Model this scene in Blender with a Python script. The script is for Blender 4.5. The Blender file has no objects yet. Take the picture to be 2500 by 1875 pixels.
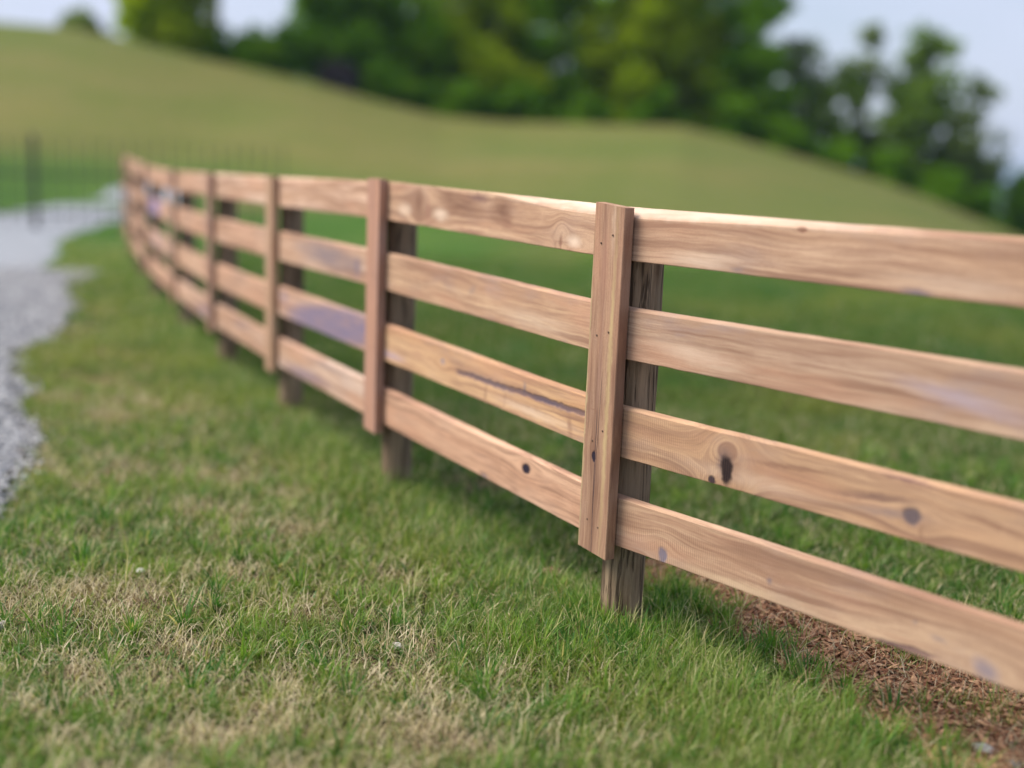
import bpy, math, random
import numpy as np
from mathutils import Matrix, Vector

# ------------------------------------------------------------------ camera, world, sun, exposure
scene = bpy.context.scene
COL = scene.collection
PITCH, ROLL, CAM_H = math.radians(10.556), 0.04, 1.35
F = Vector((0, math.cos(PITCH), -math.sin(PITCH)))
R0 = Vector((1, 0, 0)); U0 = Vector((0, math.sin(PITCH), math.cos(PITCH)))
RV = math.cos(ROLL) * R0 + math.sin(ROLL) * U0
UV = math.cos(ROLL) * U0 - math.sin(ROLL) * R0
cam_d = bpy.data.cameras.new('camera')
cam = bpy.data.objects.new('camera', cam_d); COL.objects.link(cam)
M = Matrix((( RV.x, UV.x, -F.x, 0), (RV.y, UV.y, -F.y, 0), (RV.z, UV.z, -F.z, CAM_H), (0, 0, 0, 1)))
cam.matrix_world = M
cam_d.sensor_width = 36; cam_d.lens = 42.3
cam_d.clip_start = 0.05; cam_d.clip_end = 12000
cam_d.dof.use_dof = True; cam_d.dof.focus_distance = 3.36; cam_d.dof.aperture_fstop = 0.66
scene.camera = cam

SUN_EL, SUN_AZ = math.radians(50), math.radians(-86)      # azimuth measured from +Y towards +X
sun_dir = Vector((math.sin(SUN_AZ) * math.cos(SUN_EL), math.cos(SUN_AZ) * math.cos(SUN_EL), math.sin(SUN_EL)))
world = bpy.data.worlds.new('World'); scene.world = world; world.use_nodes = True
wn, wl = world.node_tree.nodes, world.node_tree.links
wn.clear()
sky = wn.new('ShaderNodeTexSky'); sky.sky_type = 'NISHITA'; sky.sun_disc = False
sky.sun_elevation = SUN_EL; sky.sun_rotation = SUN_AZ; sky.air_density = 1.0; sky.dust_density = 2.0
tc = wn.new('ShaderNodeTexCoord')
mp = wn.new('ShaderNodeMapping'); mp.inputs['Scale'].default_value = (1.2, 1.2, 3.0)
cn = wn.new('ShaderNodeTexNoise'); cn.inputs['Scale'].default_value = 2.2; cn.inputs['Detail'].default_value = 6
cr = wn.new('ShaderNodeMapRange'); cr.inputs['From Min'].default_value = 0.35; cr.inputs['From Max'].default_value = 0.66
cr.inputs['To Min'].default_value = 0.45; cr.inputs['To Max'].default_value = 0.95
mx = wn.new('ShaderNodeMix'); mx.data_type = 'RGBA'
mx.inputs['B'].default_value = (4.3, 4.65, 5.8, 1)
bg = wn.new('ShaderNodeBackground'); bg.inputs['Strength'].default_value = 0.10
wo = wn.new('ShaderNodeOutputWorld')
wl.new(tc.outputs['Generated'], mp.inputs['Vector']); wl.new(mp.outputs['Vector'], cn.inputs['Vector'])
wl.new(cn.outputs['Fac'], cr.inputs['Value']); wl.new(cr.outputs['Result'], mx.inputs['Factor'])
wl.new(sky.outputs['Color'], mx.inputs['A']); wl.new(mx.outputs['Result'], bg.inputs['Color'])
wl.new(bg.outputs['Background'], wo.inputs['Surface'])
sun_d = bpy.data.lights.new('sun', 'SUN'); sun_d.energy = 3.3; sun_d.angle = math.radians(36); sun_d.color = (1.0, 0.93, 0.82)
sun = bpy.data.objects.new('sun', sun_d); COL.objects.link(sun)
sun.rotation_euler = (-sun_dir).to_track_quat('-Z', 'Y').to_euler(); sun.location = (-8, -6, 12)
scene.view_settings.view_transform = 'Standard'; scene.view_settings.look = 'None'
scene.view_settings.gamma = 1.0; scene.view_settings.use_curve_mapping = False
scene.view_settings.exposure = 0.74
scene.render.engine = 'CYCLES'
scene.cycles.use_denoising = True
scene.cycles.max_bounces = 8; scene.cycles.transparent_max_bounces = 6

rng = np.random.default_rng(11)
random.seed(11)

# ------------------------------------------------------------------ helpers
def _hash(ix, iy, seed):
    n = (ix * 374761393 + iy * 668265263 + seed * 1442695041) & 0x7fffffff
    n = ((n ^ (n >> 13)) * 1274126177) & 0x7fffffff
    return ((n ^ (n >> 16)) & 0xffff) / 65535.0
def vnoise(x, y, seed=0):
    x = np.asarray(x, float); y = np.asarray(y, float)
    ix = np.floor(x).astype(np.int64); iy = np.floor(y).astype(np.int64)
    fx = x - ix; fy = y - iy; fx = fx * fx * (3 - 2 * fx); fy = fy * fy * (3 - 2 * fy)
    a = _hash(ix, iy, seed); b = _hash(ix + 1, iy, seed); c = _hash(ix, iy + 1, seed); d = _hash(ix + 1, iy + 1, seed)
    return (a * (1 - fx) + b * fx) * (1 - fy) + (c * (1 - fx) + d * fx) * fy
def fbm(x, y, seed=0, oct=4):
    s = 0; a = 0.5; t = 0
    for k in range(oct):
        s = s + a * vnoise(np.asarray(x) * 2 ** k, np.asarray(y) * 2 ** k, seed + k * 17); t += a; a *= 0.5
    return s / t
def sstep(a, b, x):
    t = np.clip((np.asarray(x, float) - a) / (b - a), 0, 1); return t * t * (3 - 2 * t)

def mesh_np(name, verts, faces, mat=None, colors=None, smooth=False):
    """verts (N,3); faces: list of (M,k) arrays of vertex ids"""
    me = bpy.data.meshes.new(name)
    verts = np.asarray(verts, np.float32)
    me.vertices.add(len(verts)); me.vertices.foreach_set('co', verts.ravel())
    flat = np.concatenate([f.ravel() for f in faces]).astype(np.int32)
    tot = np.concatenate([np.full(len(f), f.shape[1], np.int32) for f in faces])
    start = np.concatenate([[0], np.cumsum(tot)[:-1]]).astype(np.int32)
    me.loops.add(len(flat)); me.loops.foreach_set('vertex_index', flat)
    me.polygons.add(len(tot)); me.polygons.foreach_set('loop_start', start); me.polygons.foreach_set('loop_total', tot)
    me.polygons.foreach_set('use_smooth', np.full(len(tot), bool(smooth)))
    if colors is not None:
        ca = me.color_attributes.new('Col', 'FLOAT_COLOR', 'POINT')
        c = np.ones((len(verts), 4), np.float32); c[:, :3] = colors
        ca.data.foreach_set('color', c.ravel())
    me.update(calc_edges=True)
    if mat: me.materials.append(mat)
    return me
def link(name, me, parent=None, loc=None, **props):
    o = bpy.data.objects.new(name, me); COL.objects.link(o)
    if parent is not None: o.parent = parent
    if loc is not None: o.location = loc
    for k, v in props.items(): o[k] = v
    return o
def thing(name, loc, label, category, group=None):
    o = bpy.data.objects.new(name, None); COL.objects.link(o); o.location = loc
    o.empty_display_size = 0.2
    o['label'] = label; o['category'] = category
    if group: o['group'] = group
    return o

class NT:
    def __init__(s, name):
        s.m = bpy.data.materials.new(name); s.m.use_nodes = True
        s.t = s.m.node_tree; s.t.nodes.clear()
        s.out = s.t.nodes.new('ShaderNodeOutputMaterial')
    def n(s, typ, **kw):
        nd = s.t.nodes.new('ShaderNode' + typ)
        for k, v in kw.items(): setattr(nd, k, v)
        return nd
    def L(s, a, b): s.t.links.new(a, b)
    def put(s, sock, v):
        if hasattr(v, 'is_linked') or hasattr(v, 'links'): s.L(v, sock)
        else: sock.default_value = v
    def math(s, op, a, b=0.0, c=None, clamp=False):
        nd = s.n('Math', operation=op); nd.use_clamp = clamp
        s.put(nd.inputs[0], a); s.put(nd.inputs[1], b)
        if c is not None: s.put(nd.inputs[2], c)
        return nd.outputs[0]
    def vmath(s, op, a, b=(0, 0, 0)):
        nd = s.n('VectorMath', operation=op); s.put(nd.inputs[0], a); s.put(nd.inputs[1], b)
        return nd.outputs[0]
    def scale(s, v, sc, off=(0, 0, 0), rot=(0, 0, 0)):
        nd = s.n('Mapping'); s.put(nd.inputs['Vector'], v); nd.inputs['Scale'].default_value = sc
        nd.inputs['Location'].default_value = off; nd.inputs['Rotation'].default_value = rot
        return nd.outputs[0]
    def noise(s, v, scale=1.0, detail=4, rough=0.55, dist=0.0):
        nd = s.n('TexNoise'); s.put(nd.inputs['Vector'], v); nd.inputs['Scale'].default_value = scale
        nd.inputs['Detail'].default_value = detail; nd.inputs['Roughness'].default_value = rough
        nd.inputs['Distortion'].default_value = dist
        return nd
    def ramp(s, v, a, b, lo=0.0, hi=1.0, smooth=True):
        nd = s.n('MapRange'); nd.interpolation_type = 'SMOOTHSTEP' if smooth else 'LINEAR'
        s.put(nd.inputs['Value'], v)
        nd.inputs['From Min'].default_value = a; nd.inputs['From Max'].default_value = b
        nd.inputs['To Min'].default_value = lo; nd.inputs['To Max'].default_value = hi
        return nd.outputs['Result']
    def mix(s, f, a, b, mode='MIX'):
        nd = s.n('Mix', data_type='RGBA', blend_type=mode)
        s.put(nd.inputs['Factor'], f)
        for key, v in (('A', a), ('B', b)):
            if isinstance(v, tuple): v = v + (1,) if len(v) == 3 else v
            s.put(nd.inputs[key], v)
        return nd.outputs['Result']
    def bump(s, h, strength=0.3, dist=0.01):
        nd = s.n('Bump'); nd.inputs['Strength'].default_value = strength; nd.inputs['Distance'].default_value = dist
        s.put(nd.inputs['Height'], h); return nd.outputs['Normal']
    def bsdf(s, color, rough=0.8, normal=None, spec=0.25):
        b = s.n('BsdfPrincipled'); s.put(b.inputs['Base Color'], color if not isinstance(color, tuple) else color + (1,))
        s.put(b.inputs['Roughness'], rough); b.inputs['Specular IOR Level'].default_value = spec
        if normal is not None: s.L(normal, b.inputs['Normal'])
        return b.outputs['BSDF']
    def surf(s, sh): s.L(sh, s.out.inputs['Surface']); return s.m
    def objco(s):
        return s.n('TexCoord').outputs['Object']

# ------------------------------------------------------------------ fence layout (metres)
PS = np.array([(1.4105, 2.0135, 0.0), (0.248, 3.327, 0.0), (-0.570, 4.741, 0.012), (-1.270, 6.160, -0.017),
               (-1.945, 7.585, -0.042), (-2.670, 9.298, -0.074), (-3.463, 11.160, -0.070), (-4.230, 13.160, -0.050),
               (-4.954, 15.160, -0.032)])
BOARD_Z = [1.090, 0.817, 0.537, 0.277]; BOARD_H = 0.145; BOARD_T = 0.027
BAT_W, BAT_T = 0.128, 0.034

def fence_dist(x, y):
    d = np.full(np.shape(x), 1e9)
    for a, b in zip(PS[:-1], PS[1:]):
        ab = (b - a)[:2]; L2 = ab @ ab
        t = np.clip(((x - a[0]) * ab[0] + (y - a[1]) * ab[1]) / L2, 0, 1)
        d = np.minimum(d, np.hypot(x - a[0] - t * ab[0], y - a[1] - t * ab[1]))
    return d

# ------------------------------------------------------------------ terrain
RX = [-400, -60, -35.5, -29.4, -23.2, -20.6, -17.7, -14.4, -9.9, -6.8, -3.7, -0.6, 3.5, 7.1, 9.8, 13.0, 16.2, 18.3, 21.1, 22.9, 29.3, 45, 80, 400]
RZ = [4, 6.5, 7.0, 6.9, 6.55, 6.45, 6.05, 5.35, 4.6, 3.82, 3.18, 3.02, 3.10, 3.14, 2.62, 1.87, 1.07, 0.44, -0.59, -1.25, -3.6, -8, -14, -20]
YR = 55.0
def ground_h(x, y):
    x = np.asarray(x, float); y = np.asarray(y, float)
    near = -0.045 * sstep(5, 9, y)
    hr = np.interp(x * YR / np.clip(y, 22, YR), RX, RZ)
    y0 = np.interp(x, [-10, -3, 0, 15], [28, 21, 18, 12])
    t = np.clip((y - y0) / (YR - y0), 0, 1)
    t = t ** 1.12
    h = near + (hr - near) * t
    drop = np.where(y > YR, 0.30 * (np.sqrt((y - YR) ** 2 + 9) - 3), 0)
    far = -26 + 6 * (fbm(x / 500 + 9, y / 500, 5, 3) - 0.5) * sstep(150, 900, y) + (17 + 5 * (fbm(x / 260, y / 900, 6, 3) - .5)) * sstep(500, 1050, y) * (1 - .6 * sstep(1100, 2000, y))
    h = np.where(y > YR, np.maximum(h - drop, np.where(y > YR, far, h)), h)
    back = -0.5 * sstep(-5, -60, y)
    micro = 0.012 * (fbm(x * 3, y * 3, 3, 3) - 0.5) * sstep(0, 3, np.abs(x + 40) ) * sstep(40, 15, y)
    return h + back + micro

def graded(lo, hi, c0, c1, fine, grow):
    a = list(np.arange(c0, c1 + 1e-6, fine))
    s = fine; v = a[-1]
    while v < hi: s = s * grow; v += s; a.append(v)
    s = fine; v = a[0]; pre = []
    while v > lo: s = s * grow; v -= s; pre.append(v)
    return np.array(pre[::-1] + a)

FS = PS[np.argsort(PS[:, 1])]
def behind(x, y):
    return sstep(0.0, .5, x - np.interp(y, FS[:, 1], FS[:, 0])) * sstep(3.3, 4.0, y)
DRY = [(-1.04, 3.40, .17, .10, 1.), (-1.27, 3.53, .16, .08, .8), (-0.36, 3.72, .13, .07, .9), (-0.50, 3.34, .20, .07, .8), (-0.24, 3.17, .14, .08, .9),
       (-0.37, 3.03, .14, .06, .8), (-0.14, 2.72, .12, .10, .9), (-0.03, 2.59, .16, .08, .9), (-0.05, 2.9, .12, .10, .7), (-0.19, 4.87, .30, .28, .8), (-0.52, 5.97, .4, .4, .6),
       (-1.15, 6.07, .35, .5, .6), (-0.55, 4.3, .3, .12, .7), (-0.95, 4.9, .3, .15, .5), (0.42, 2.62, .16, .06, .5)]
def dryness(x, y):
    d = 0.75 * sstep(0.50, 0.70, fbm(x * 3.6 + 3, y * 4.6, 21, 4)) + 0.45 * sstep(0.48, 0.72, fbm(x * 9, y * 13, 33, 3))
    wx = x + 0.12 * (fbm(x * 6, y * 6, 41, 3) - .5); wy = y + 0.12 * (fbm(x * 6 + 7, y * 6, 42, 3) - .5)
    for px, py, rx, ry, a in DRY:
        d = d + 0.62 * a * np.exp(-(((wx - px) / rx) ** 2 + ((wy - py) / ry) ** 2))
    d = d * (0.35 + 0.9 * sstep(0.36, 0.60, fbm(x * 11 + 5, y * 14, 37, 3)))
    fd = fence_dist(x, y)
    d = d * (0.15 + 0.85 * sstep(0.12, 0.6, fd)) * (1 - 0.75 * sstep(0.15, 0.45, x) * sstep(3.9, 3.4, y))
    d = d * (1 - .85 * behind(x, y)) * (.72 + .28 * sstep(2.75, 3.05, y))
    return np.clip(d, 0, 1)

BARE = [(-.36, 3.74, .13, .05), (-.37, 3.04, .13, .045), (-.50, 3.35, .16, .035), (-1.02, 3.42, .13, .06), (-.10, 2.60, .12, .05), (-.75, 2.93, .2, .03), (-1.25, 3.25, .1, .03), (-.1, 4.9, .16, .12), (.16, 3.80, .08, .05), (-.62, 2.62, .08, .03), (-.9, 4.15, .12, .05)]
def bareness(x, y):
    wx = x + 0.10 * (fbm(x * 8, y * 8, 141, 3) - .5); wy = y + 0.08 * (fbm(x * 8 + 7, y * 8, 142, 3) - .5)
    b = 0
    for px, py, rx, ry in BARE: b = b + np.exp(-(((wx - px) / rx) ** 2 + ((wy - py) / ry) ** 2))
    return np.clip(b, 0, 1)
def lerp(a, b, t):
    t = np.asarray(t)[..., None]; return np.asarray(a) * (1 - t) + np.asarray(b) * t
def ground_col(x, y):
    d = dryness(x, y)
    thatch = lerp((0.05, 0.045, 0.022), (0.19, 0.13, 0.08), d)
    thatch = lerp(thatch, (0.13, 0.082, 0.06), 0.8 * bareness(x, y))
    meadow = lerp((0.05, 0.115, 0.024), (0.085, 0.155, 0.030), fbm(x * .5, y * .3, 51, 3))
    olive = lerp((0.13, 0.15, 0.028), (0.16, 0.145, 0.05), sstep(.4, .6, fbm(x * .35 + 5, y * .22, 52, 3)))
    c = lerp(thatch, meadow, sstep(9, 15, y))
    patch = sstep(.50, .62, fbm(x * .33 + 2, y * .30 + 4, 53, 3)) * sstep(-2, 2, x) * sstep(6, 8, y)
    c = lerp(c, olive, 0.8 * patch)
    hay = lerp((0.150, 0.155, 0.045), (0.195, 0.176, 0.072), fbm(x * .16, y * .11, 54, 4))
    hay = lerp(hay, (0.125, 0.155, 0.045), 0.6 * sstep(.48, .62, fbm(x * .10 + 9, y * .09, 56, 3)))
    yb = np.interp(x, [-25, -9, -2, 2, 5, 9], [31, 31, 24, 21, 16, 13.5]) + 3 * (fbm(x * .4, y * .2, 55, 3) - .5)
    c = lerp(c, hay, sstep(0, 4.5, y - yb))
    soil = np.exp(-(((x + 4.8) / 1.6) ** 2 + ((y - 26.5) / 1.6) ** 2))
    c = lerp(c, (0.25, 0.14, 0.09), 0.75 * soil)
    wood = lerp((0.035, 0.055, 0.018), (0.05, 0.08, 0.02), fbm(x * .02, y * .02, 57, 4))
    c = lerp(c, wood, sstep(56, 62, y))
    return c

gx = graded(-6000, 6000, -3.2, 2.6, 0.055, 1.075); gy = graded(-1500, 6500, 1.8, 8.2, 0.055, 1.055)
GX, GY = np.meshgrid(gx, gy)
GZ = ground_h(GX, GY)
V = np.stack([GX.ravel(), GY.ravel(), GZ.ravel()], 1)
nx, ny = len(gx), len(gy)
idx = np.arange(nx * ny).reshape(ny, nx)
quads = np.stack([idx[:-1, :-1].ravel(), idx[:-1, 1:].ravel(), idx[1:, 1:].ravel(), idx[1:, :-1].ravel()], 1)
t = NT('ground_turf')
co = t.objco(); at = t.n('Attribute'); at.attribute_name = 'Col'
nf = t.noise(t.scale(co, (60, 45, 60)), 1, 6, .7); nm = t.noise(co, 1.7, 5, .6)
c = t.mix(t.ramp(nf.outputs['Fac'], .3, .72), t.mix(1.0, at.outputs['Color'], (0.55, 0.55, 0.5), 'MULTIPLY'), t.mix(1.0, at.outputs['Color'], (1.42, 1.40, 1.35), 'MULTIPLY'))
nh = t.noise(t.scale(co, (.22, .42, .3)), 1, 6, .65)
c = t.mix(t.ramp(nh.outputs['Fac'], .46, .62, 0, .55), c, t.mix(1.0, c, (.70, .92, .60), 'MULTIPLY'))
c = t.mix(t.ramp(nh.outputs['Fac'], .34, .48, .40, 0), c, t.mix(1.0, c, (1.28, 1.10, 1.15), 'MULTIPLY'))
c = t.mix(t.ramp(nm.outputs['Fac'], .35, .65, 0, .5), c, t.mix(1.0, c, (0.72, 0.9, 0.55), 'MULTIPLY'))
mat_ground = t.surf(t.bsdf(c, .95, t.bump(nf.outputs['Fac'], .7, .03), .1))
link('ground', mesh_np('ground', V, [quads], mat_ground, ground_col(V[:, 0], V[:, 1]), True), kind='structure',
     label='turf and hay slope rising to a ridge behind the fence', category='ground')

# ------------------------------------------------------------------ sheets laid on the ground (drive, mulch bed)
def inside(poly, x, y):
    poly = np.asarray(poly); r = np.zeros(np.shape(x), bool); j = len(poly) - 1
    for i in range(len(poly)):
        xi, yi = poly[i]; xj, yj = poly[j]
        r ^= ((yi > y) != (yj > y)) & (x < (xj - xi) * (y - yi) / (yj - yi + 1e-12) + xi); j = i
    return r
def resample(pts, step, rough, seed):
    out = []
    pts = np.asarray(pts, float)
    for a, b in zip(pts[:-1], pts[1:]):
        n = max(1, int(np.hypot(*(b - a)) / step))
        for k in range(n): out.append(a + (b - a) * k / n)
    out.append(pts[-1]); out = np.array(out)
    out[:, 0] += rough * 2 * (fbm(out[:, 0] * 3 + seed, out[:, 1] * 3, seed, 4) - .5)
    return out
def strip_sheet(name, left, right, ncross, lift, mat, **props):
    """surface between two polylines of equal point count, lifted above the ground"""
    n = len(left); vs = []
    for k in range(ncross + 1):
        p = left + (right - left) * (k / ncross)
        z = ground_h(p[:, 0], p[:, 1]) + lift * (1 if 0 < k < ncross else -0.6)
        vs.append(np.column_stack([p, z]))
    V = np.concatenate(vs); idx = np.arange(len(V)).reshape(ncross + 1, n)
    q = np.stack([idx[:-1, :-1].ravel(), idx[:-1, 1:].ravel(), idx[1:, 1:].ravel(), idx[1:, :-1].ravel()], 1)
    me = mesh_np(name, V, [q], mat, None, True)
    return link(name, me, **props)
def arc_resample(pts, n):
    pts = np.asarray(pts, float); s = np.concatenate([[0], np.cumsum(np.hypot(*np.diff(pts, axis=0).T))])
    u = np.linspace(0, s[-1], n); return np.column_stack([np.interp(u, s, pts[:, 0]), np.interp(u, s, pts[:, 1])])

right_edge = [(-1.9, -8), (-1.75, 0), (-1.74, 3.2), (-1.76, 3.87), (-1.81, 4.12), (-1.98, 4.85), (-2.14, 5.37), (-2.45, 5.9), (-2.6, 6.32), (-3.04, 7.2), (-3.3, 8.01), (-3.34, 8.85), (-4.06, 10.88), (-5.2, 13.51), (-5.9, 15.69), (-6.6, 17.5), (-7.3, 22), (-7.5, 26), (-7.6, 29), (-7.6, 30.2)]
left_edge = [(-6.0, -8), (-5.6, 0), (-5.6, 3.2), (-5.6, 3.87), (-5.6, 4.12), (-5.68, 4.85), (-5.84, 5.37), (-6.15, 5.9), (-6.3, 6.32), (-6.74, 7.2), (-7.0, 8.01), (-7.04, 8.85), (-7.76, 10.88), (-8.8, 13.51), (-9.3, 15.69), (-9.8, 17.5), (-9.95, 23.2), (-10.4, 27), (-10.3, 29.6), (-9.4, 30.4)]
def dense(pts, per):
    pts = np.asarray(pts, float); out = []
    for a, b in zip(pts[:-1], pts[1:]):
        for k in range(per): out.append(a + (b - a) * k / per)
    out.append(pts[-1]); return np.array(out)
RE = dense(right_edge, 12); LE = dense(left_edge, 12)
w = np.clip(RE[:, 1] / 10, .4, 1.4)
RE[:, 0] += 0.20 * w * (fbm(RE[:, 1] * 2.6, RE[:, 0] * 0 + 4, 61, 4) - .5)
t = NT('gravel_surface')
co = t.objco()
vo = t.n('TexVoronoi'); t.L(t.scale(co, (38, 38, 38)), vo.inputs['Vector'])
vo.inputs['Scale'].default_value = 1.0
nn = t.noise(co, 2.2, 4, .6)
c = t.mix(vo.outputs['Color'], (0.21, 0.23, 0.27), (0.37, 0.39, 0.43))
c = t.mix(t.ramp(nn.outputs['Fac'], .4, .7, 0, .35), c, (0.26, 0.26, 0.25))
mat_gravel_sheet = t.surf(t.bsdf(c, .9, t.bump(vo.outputs['Distance'], .8, .02), .2))
strip_sheet('gravel_drive', LE, RE, 14, 0.012, mat_gravel_sheet, kind='structure', label='pale gravel drive curving past the far end of the fence', category='drive')
drive_poly = np.concatenate([RE, LE[::-1]])

mul_front = np.array([(.46, 3.78), (.58, 3.68), (.67, 3.50), (.79, 3.22), (.93, 2.92), (1.01, 2.70), (1.06, 2.46), (1.12, 2.2), (1.32, 1.5), (1.5, .6)])
mul_back = np.array([(.44, 3.92), (.66, 3.98), (.90, 3.88), (1.16, 3.62), (1.42, 3.26), (1.58, 2.98), (1.72, 2.7), (1.88, 2.2), (2.0, 1.5), (2.1, .6)])
MF = dense(mul_front, 8); MB_ = dense(mul_back, 8)
MF[:, 0] += .16 * (fbm(MF[:, 1] * 7, MF[:, 0] * 7, 71, 3) - .5); MF[:, 1] += .10 * (fbm(MF[:, 1] * 7 + 5, MF[:, 0] * 7, 72, 3) - .5)
t = NT('red_soil')
co = t.objco(); n1 = t.noise(co, 45, 6, .7); n2 = t.noise(co, 6, 4, .6)
c = t.mix(t.ramp(n1.outputs['Fac'], .35, .68), (0.14, 0.058, 0.034), (0.34, 0.17, 0.10))
c = t.mix(t.ramp(n2.outputs['Fac'], .45, .7, 0, .6), c, (0.20, 0.12, 0.075))
mat_soil = t.surf(t.bsdf(c, .95, t.bump(n1.outputs['Fac'], 1.0, .02), .1))
strip_sheet('soil_bed', MF, MB_, 6, 0.012, mat_soil, kind='structure', label='bare red soil strip under the nearest fence boards', category='soil')
mulch_poly = np.concatenate([MF, MB_[::-1]])

# ------------------------------------------------------------------ wood materials
def wood(name, seed, light=(.56, .375, .265), mid=(.47, .30, .205), dark=(.29, .165, .11), marks=(), stain=0.25, saw=0.0, vertical=False, waney=0.0, cracks=()):
    """marks: (along, across, r_along, r_across, tilt, color, strength)"""
    if not vertical: light = tuple(v * k for v, k in zip(light, (1.01, 1.02, .96))); mid = tuple(v * k for v, k in zip(mid, (.92, .895, .82)))
    marks = sorted(marks, key=lambda m: m[6])
    t = NT(name)
    co = t.objco()
    if vertical:   # grain along z: swap so that x is along
        sp = t.n('SeparateXYZ'); t.L(co, sp.inputs[0]); cb = t.n('CombineXYZ')
        t.L(sp.outputs['Z'], cb.inputs['X']); t.L(sp.outputs['Y'], cb.inputs['Y']); t.L(sp.outputs['X'], cb.inputs['Z']); co = cb.outputs[0]
    off = (seed * 3.71 % 29, seed * 1.37 % 17, seed * 7.13 % 23)
    wob = t.noise(t.scale(co, (2.2, 2, 5), off), 1, 3, .5)
    cw = t.vmath('ADD', co, t.vmath('MULTIPLY', t.vmath('SUBTRACT', wob.outputs['Color'], (.5, .5, .5)), (0.0, .01, .055)))
    for (u, v, ru, rv, tilt, colr, st) in marks:
        if st < .85 or ru > .06: continue
        q = t.vmath('MULTIPLY', t.vmath('SUBTRACT', co, (u, 0, v)), (1 / (ru * 3.2), 0, 1 / (rv * 2.0)))
        ln = t.n('VectorMath', operation='LENGTH'); t.L(q, ln.inputs[0])
        fall = t.math('POWER', 2.718, t.math('MULTIPLY', t.math('MULTIPLY', ln.outputs['Value'], ln.outputs['Value']), -1.0))
        spq = t.n('SeparateXYZ'); t.L(q, spq.inputs[0])
        cbq = t.n('CombineXYZ'); t.L(t.math('MULTIPLY', t.math('MULTIPLY', spq.outputs['Z'], fall), -1.15 * rv * 2.0), cbq.inputs['Z'])
        cw = t.vmath('ADD', cw, cbq.outputs[0])
    fib = t.noise(t.scale(cw, (5, 130, 130), off), 1, 6, .65)          # fine fibres
    band = t.noise(t.scale(cw, (.9, 14, 17), off), 1, 4, .55, .6)       # growth bands
    ring = t.math('SINE', t.math('MULTIPLY', band.outputs['Fac'], 46.0))
    big = t.noise(t.scale(co, (2.6, 3, 7), off), 1, 4, .6)
    blot = t.noise(t.scale(co, (9, 9, 16), off), 1, 5, .65)
    c = t.mix(t.ramp(band.outputs['Fac'], .32, .66), light, mid)
    c = t.mix(t.math('MULTIPLY', t.ramp(ring, .15, 1.0), .26), c, dark)
    c = t.mix(t.ramp(fib.outputs['Fac'], .42, .70, 0, .75), c, dark)
    c = t.mix(t.ramp(blot.outputs['Fac'], .48, .75, 0, .22), c, tuple(min(1, v * 1.18) for v in light))
    c = t.mix(t.ramp(big.outputs['Fac'], .48, .70, 0, min(1, stain * 1.6)), c, (.33, .25, .225))
    strk = t.noise(t.scale(cw, (1.3, 5, 42), (off[2], off[0], off[1])), 1, 4, .6)
    c = t.mix(t.ramp(strk.outputs['Fac'], .48, .66, 0, .80), c, tuple(v * .85 for v in dark))
    c = t.mix(t.ramp(strk.outputs['Fac'], .28, .45, .35, 0), c, tuple(min(1, v * 1.25) for v in light))
    big2 = t.noise(t.scale(co, (1.7, 3, 9), (off[1], off[2], off[0])), 1, 3, .6)
    c = t.mix(t.ramp(big2.outputs['Fac'], .48, .70, 0, .45), c, (.50, .27, .17))
    sp0 = t.noise(t.scale(co, (260, 600, 600), off), 1, 2, .6)
    c = t.mix(t.ramp(sp0.outputs['Fac'], .35, .7, 0, .30), t.mix(1.0, c, (1.10, 1.10, 1.12), 'MULTIPLY'), dark)
    warp = t.vmath('MULTIPLY', t.vmath('SUBTRACT', t.noise(co, 30, 4, .6).outputs['Color'], (.5, .5, .5)), (.022, 0, .016))
    wc = t.vmath('ADD', co, warp)
    hgt = t.math('ADD', t.math('MULTIPLY', fib.outputs['Fac'], .7), t.math('MULTIPLY', ring, .03))
    brk = t.ramp(t.noise(t.scale(cw, (5, 8, 60), (off[1], 0, off[2])), 1, 5, .65).outputs['Fac'], .30, .62, .58, 1.12)
    for (u, v, ru, rv, tilt, colr, st) in marks:
        q = t.vmath('SUBTRACT', wc, (u, 0, v))
        nd = t.n('VectorRotate', rotation_type='Y_AXIS'); t.L(q, nd.inputs['Vector']); nd.inputs['Angle'].default_value = tilt
        q = t.vmath('MULTIPLY', nd.outputs[0], (1 / ru, 0, 1 / rv))
        ln = t.n('VectorMath', operation='LENGTH'); t.L(q, ln.inputs[0])
        soft = .60 if st > .9 else .05
        m = t.ramp(ln.outputs['Value'], soft, 1.15, st, 0)
        if st < .96: m = t.math('MULTIPLY', m, brk, clamp=True)
        c = t.mix(m, c, colr)
        if st > .85: hgt = t.math('SUBTRACT', hgt, t.math('MULTIPLY', m, 1.2))
    for (u0, u1, v0, v1, wd) in cracks:                                  # thin splits along the grain
        sp = t.n('SeparateXYZ'); t.L(wc if wd > .004 else co, sp.inputs[0])
        uu = sp.outputs['X']; f = t.ramp(uu, u0, u1, 0, 1, False)
        wig = t.noise(t.scale(co, (14, 0, 0), off), 1, 3, .6)
        line = t.math('ADD', t.math('MULTIPLY_ADD', f, v1 - v0, v0), t.math('MULTIPLY', t.math('SUBTRACT', wig.outputs['Fac'], .5), .012 if wd > .0025 else .005))
        dd = t.math('ABSOLUTE', t.math('SUBTRACT', sp.outputs['Z'], line))
        m = t.math('MULTIPLY', t.ramp(dd, wd * .3, wd, 1, 0), t.math('MULTIPLY', t.ramp(uu, u0, u0 + .05, 0, 1), t.ramp(uu, u1 - .05, u1, 1, 0)))
        c = t.mix(t.math('MULTIPLY', m, .85 if wd < .005 else .72), c, (.07, .045, .05) if wd < .005 else (.105, .075, .10)); hgt = t.math('SUBTRACT', hgt, t.math('MULTIPLY', m, 2.0))
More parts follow.
